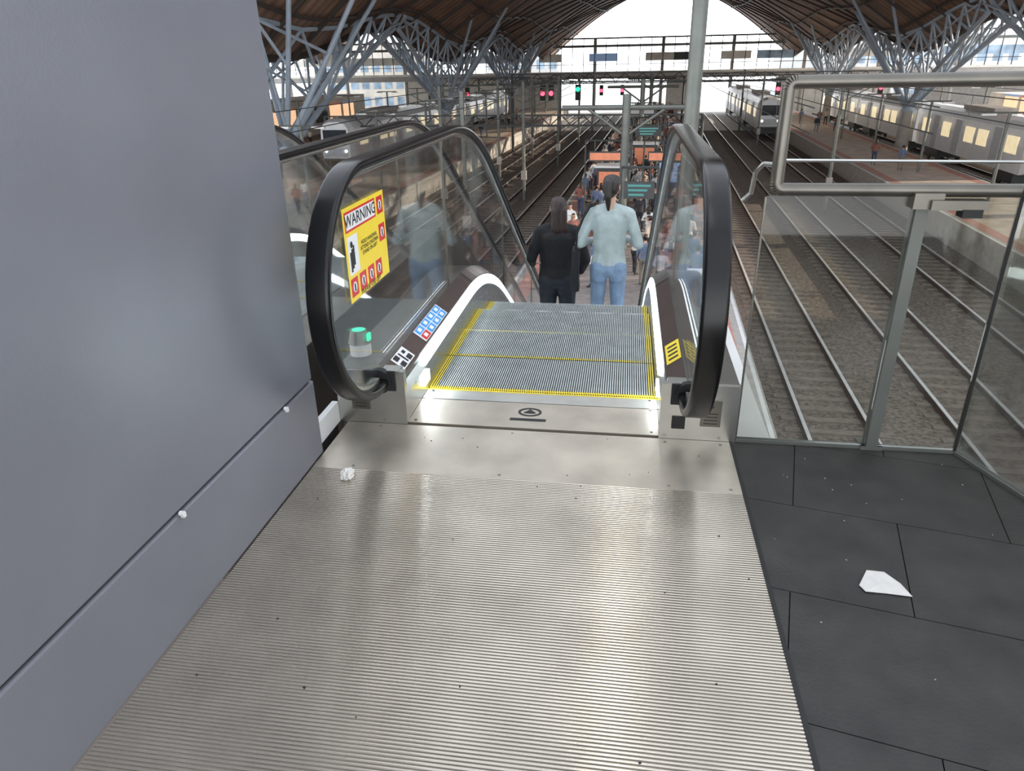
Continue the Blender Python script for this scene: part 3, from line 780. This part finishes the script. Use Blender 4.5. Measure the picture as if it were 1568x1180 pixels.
def make_body(name,P,mats,voxel):
    bm=bmesh.new()
    for (l,p,r,q,t) in P:
        bm2=bmesh.new()
        for c,rad in((p,r),(q,t)):
            for u in ICO: bm2.verts.new(Vector((u.x*rad[0],u.y*rad[1],u.z*rad[2]))+c)
        h=bmesh.ops.convex_hull(bm2,input=bm2.verts[:])
        loose=[v for v in bm2.verts if not v.link_faces]
        if loose: bmesh.ops.delete(bm2,geom=loose,context='VERTS')
        bmesh.ops.recalc_face_normals(bm2,faces=bm2.faces[:])
        tmp=bpy.data.meshes.new('t'); bm2.to_mesh(tmp); bm2.free(); bm.from_mesh(tmp); bpy.data.meshes.remove(tmp)
    me=bpy.data.meshes.new(name+'_raw'); bm.to_mesh(me); bm.free()
    o=bpy.data.objects.new(name+'_raw',me); scn.collection.objects.link(o)
    rm=o.modifiers.new('r','REMESH'); rm.mode='VOXEL'; rm.voxel_size=voxel
    sm=o.modifiers.new('s','SMOOTH'); sm.factor=.5; sm.iterations=4 if voxel<.015 else 2
    dg=bpy.context.evaluated_depsgraph_get(); out=bpy.data.meshes.new_from_object(o.evaluated_get(dg)); bpy.data.objects.remove(o)
    out.name=name
    n=len(out.polygons); C=np.zeros(n*3); out.polygons.foreach_get('center',C); C=C.reshape(-1,3)
    best=np.full(n,1e9); lab=np.zeros(n,dtype=np.int32); labels=list(mats.keys())
    for (l,p,r,q,t) in P:
        p_,q_=np.array(p),np.array(q); d=q_-p_; tt=np.clip(((C-p_)@d)/max(1e-9,d@d),0,1)[:,None]
        cen=p_+tt*d; rad=np.array(r)*(1-tt)+np.array(t)*tt
        val=(np.linalg.norm((C-cen)/rad,axis=1)-1)*rad.mean(axis=1)
        if l in('eye','lip'): val-=.004
        u=val<best; best[u]=val[u]; lab[u]=labels.index(l)
    out.materials.clear()
    for l in labels: out.materials.append(mats[l])
    out.polygons.foreach_set('material_index',lab.tolist()); out.polygons.foreach_set('use_smooth',[True]*n); out.update()
    return out
m_shoe=M('shoe_white',(.6,.6,.6),.6); m_shoeb=M('shoe_black',(.02,.02,.02),.6)
m_swt=cloth('sweater_pale_blue',(.36,.43,.43)); m_jean=cloth('light_denim',(.20,.29,.42))
m_blk=cloth('black_knit',(.010,.011,.013)); m_trs=cloth('dark_trousers',(.018,.022,.032))
def mats(top,pants,hair=m_hair,shoe=m_shoe): return dict(skin=m_skin,top=top,pants=pants,hair=hair,shoe=shoe,eye=m_eye,lip=m_lip)
armsA=[((-.275,-.05,1.10),(-.18,.17,1.08),(.3,1,.05),(.6,0,-1)),((.275,-.05,1.10),(.17,.18,1.10),(-.3,1,.1),(-.6,0,-1))]
PA=figure(armsA,'pony',(.02,-.02),True,1.05,headturn=-.25)
e=empty('woman_in_pale_sweater',(-.11,6.30,zl(6.505)+.001)); e.scale=(.93,.97,.965)
o=bpy.data.objects.new('body',make_body('body_a',PA,mats(m_swt,m_jean,m_hair),.0085)); scn.collection.objects.link(o); o.parent=e
mb=MB()
bagp=[(-.31,-.13),(-.345,-.09),(-.35,.10),(-.31,.16),(-.275,.10),(-.272,-.09)]
vs=[(x,y,1.04) for x,y in bagp]+[(x*.97-.015,y,.93) for x,y in bagp]+[(x*1.04-.0,y*1.1,.76) for x,y in bagp]+[(x*1.0,y,.66) for x,y in bagp]; k=6
fs=[]
for r_ in range(3): fs+=[(r_*k+i,r_*k+(i+1)%k,(r_+1)*k+(i+1)%k,(r_+1)*k+i) for i in range(k)]
fs+=[tuple(range(k))[::-1],tuple(range(3*k,4*k))]
mb.add(vs,fs,m_blk)
for yy in(-.09,.09): mb.ptube([(-.31,yy,1.03),(-.30,yy*1.0,1.2),(-.245,yy*.85,1.34),(-.19,yy*.7,1.43),(-.14,yy*.3,1.445)],.010,m_blk,8)
mb.obj('tote_bag',e,smooth=True)
armsB=[((-.255,-.03,1.10),(-.27,.16,.99),(0,1,-.1),(0,0,-1)),((.27,-.03,1.09),(.22,.12,.93),(-.2,.8,-.5),(-.8,0,-.3))]
PB=figure(armsB,'long',(-.02,.03),True,1.18,headturn=.2)
e=empty('woman_in_black',(-.60,6.72,zl(6.905)+.001)); e.scale=(.98,.98,.95)
o=bpy.data.objects.new('body',make_body('body_b',PB,mats(m_blk,m_trs,m_hair2,m_shoeb),.0085)); scn.collection.objects.link(o); o.parent=e

cols=[((.55,.55,.56),(.03,.035,.05)),((.03,.03,.035),(.02,.02,.025)),((.25,.10,.08),(.05,.07,.12)),((.12,.16,.25),(.18,.16,.13)),((.6,.5,.42),(.03,.03,.03)),((.04,.05,.05),(.2,.24,.3)),((.7,.7,.68),(.12,.16,.24))]
armsD=[((-.235,-.04,1.08),(-.235,.05,.86),(0,.25,-1),(1,0,0)),((.235,-.04,1.08),(.24,.06,.86),(0,.25,-1),(-1,0,0))]
vars_=[]
for i,(a,b) in enumerate(cols):
    ar=armsD if i%2 else armsA
    Pp=figure(ar,['pony','short','long','bun'][i%4],(.16,-.14) if i%3 else (.05,-.05),True,.95+.06*(i%3),fing=False)
    vars_.append(make_body('commuter_mesh_%d'%i,Pp,mats(cloth('coat_%d'%i,a),cloth('trouser_%d'%i,b),m_hair if i%2 else m_hair2,m_shoeb),.024))
crowd=empty('commuter_crowd',(0,0,0),ROT)
rnd=random.Random(11); pts=[]
def place(xa,xb,ya,yb,n,mind=.75):
    c=0;t=0
    while c<n and t<n*30:
        t+=1; x=rnd.uniform(xa,xb); y=ya+(yb-ya)*rnd.random()
        if any((x-p[0])**2+(y-p[1])**2<mind**2 for p in pts): continue
        if any(abs(x-q[0])<1.5 and abs(y-q[1]-.5)<1.6 for q in KI): continue
        if any((x-q[0])**2+(y-q[1])**2<.5 for q in((.62,15.2),(-1.3,31),(-1.3,58),(-1.,86))): continue
        if any((x-q[0])**2+(y-q[1])**2<.3 for q in SIGNS): continue
        pts.append((x,y)); c+=1
        o=bpy.data.objects.new('commuter',rnd.choice(vars_)); scn.collection.objects.link(o); o.parent=crowd
        o.location=(x,y,PZ+.002); s=rnd.uniform(.96,1.08); o.scale=(s,s,s); o.rotation_euler[2]=rnd.choice([0,0,pi,.3,-.4,pi+.3,1.5])+rnd.uniform(-.3,.3)
place(-4.0,1.9,24,36,32,.62); place(-4.0,1.9,36,66,120,.62); place(-3.9,1.8,66,125,120,.7)
place(-20.3,-19.2,30,110,25,1.); place(16,17.3,55,100,4,1.2); place(18.7,20,55,100,3,1.2); place(-36,-34,30,100,15,1.2); place(28.5,30,60,100,6,1.2)
print('done',len(bpy.data.objects))
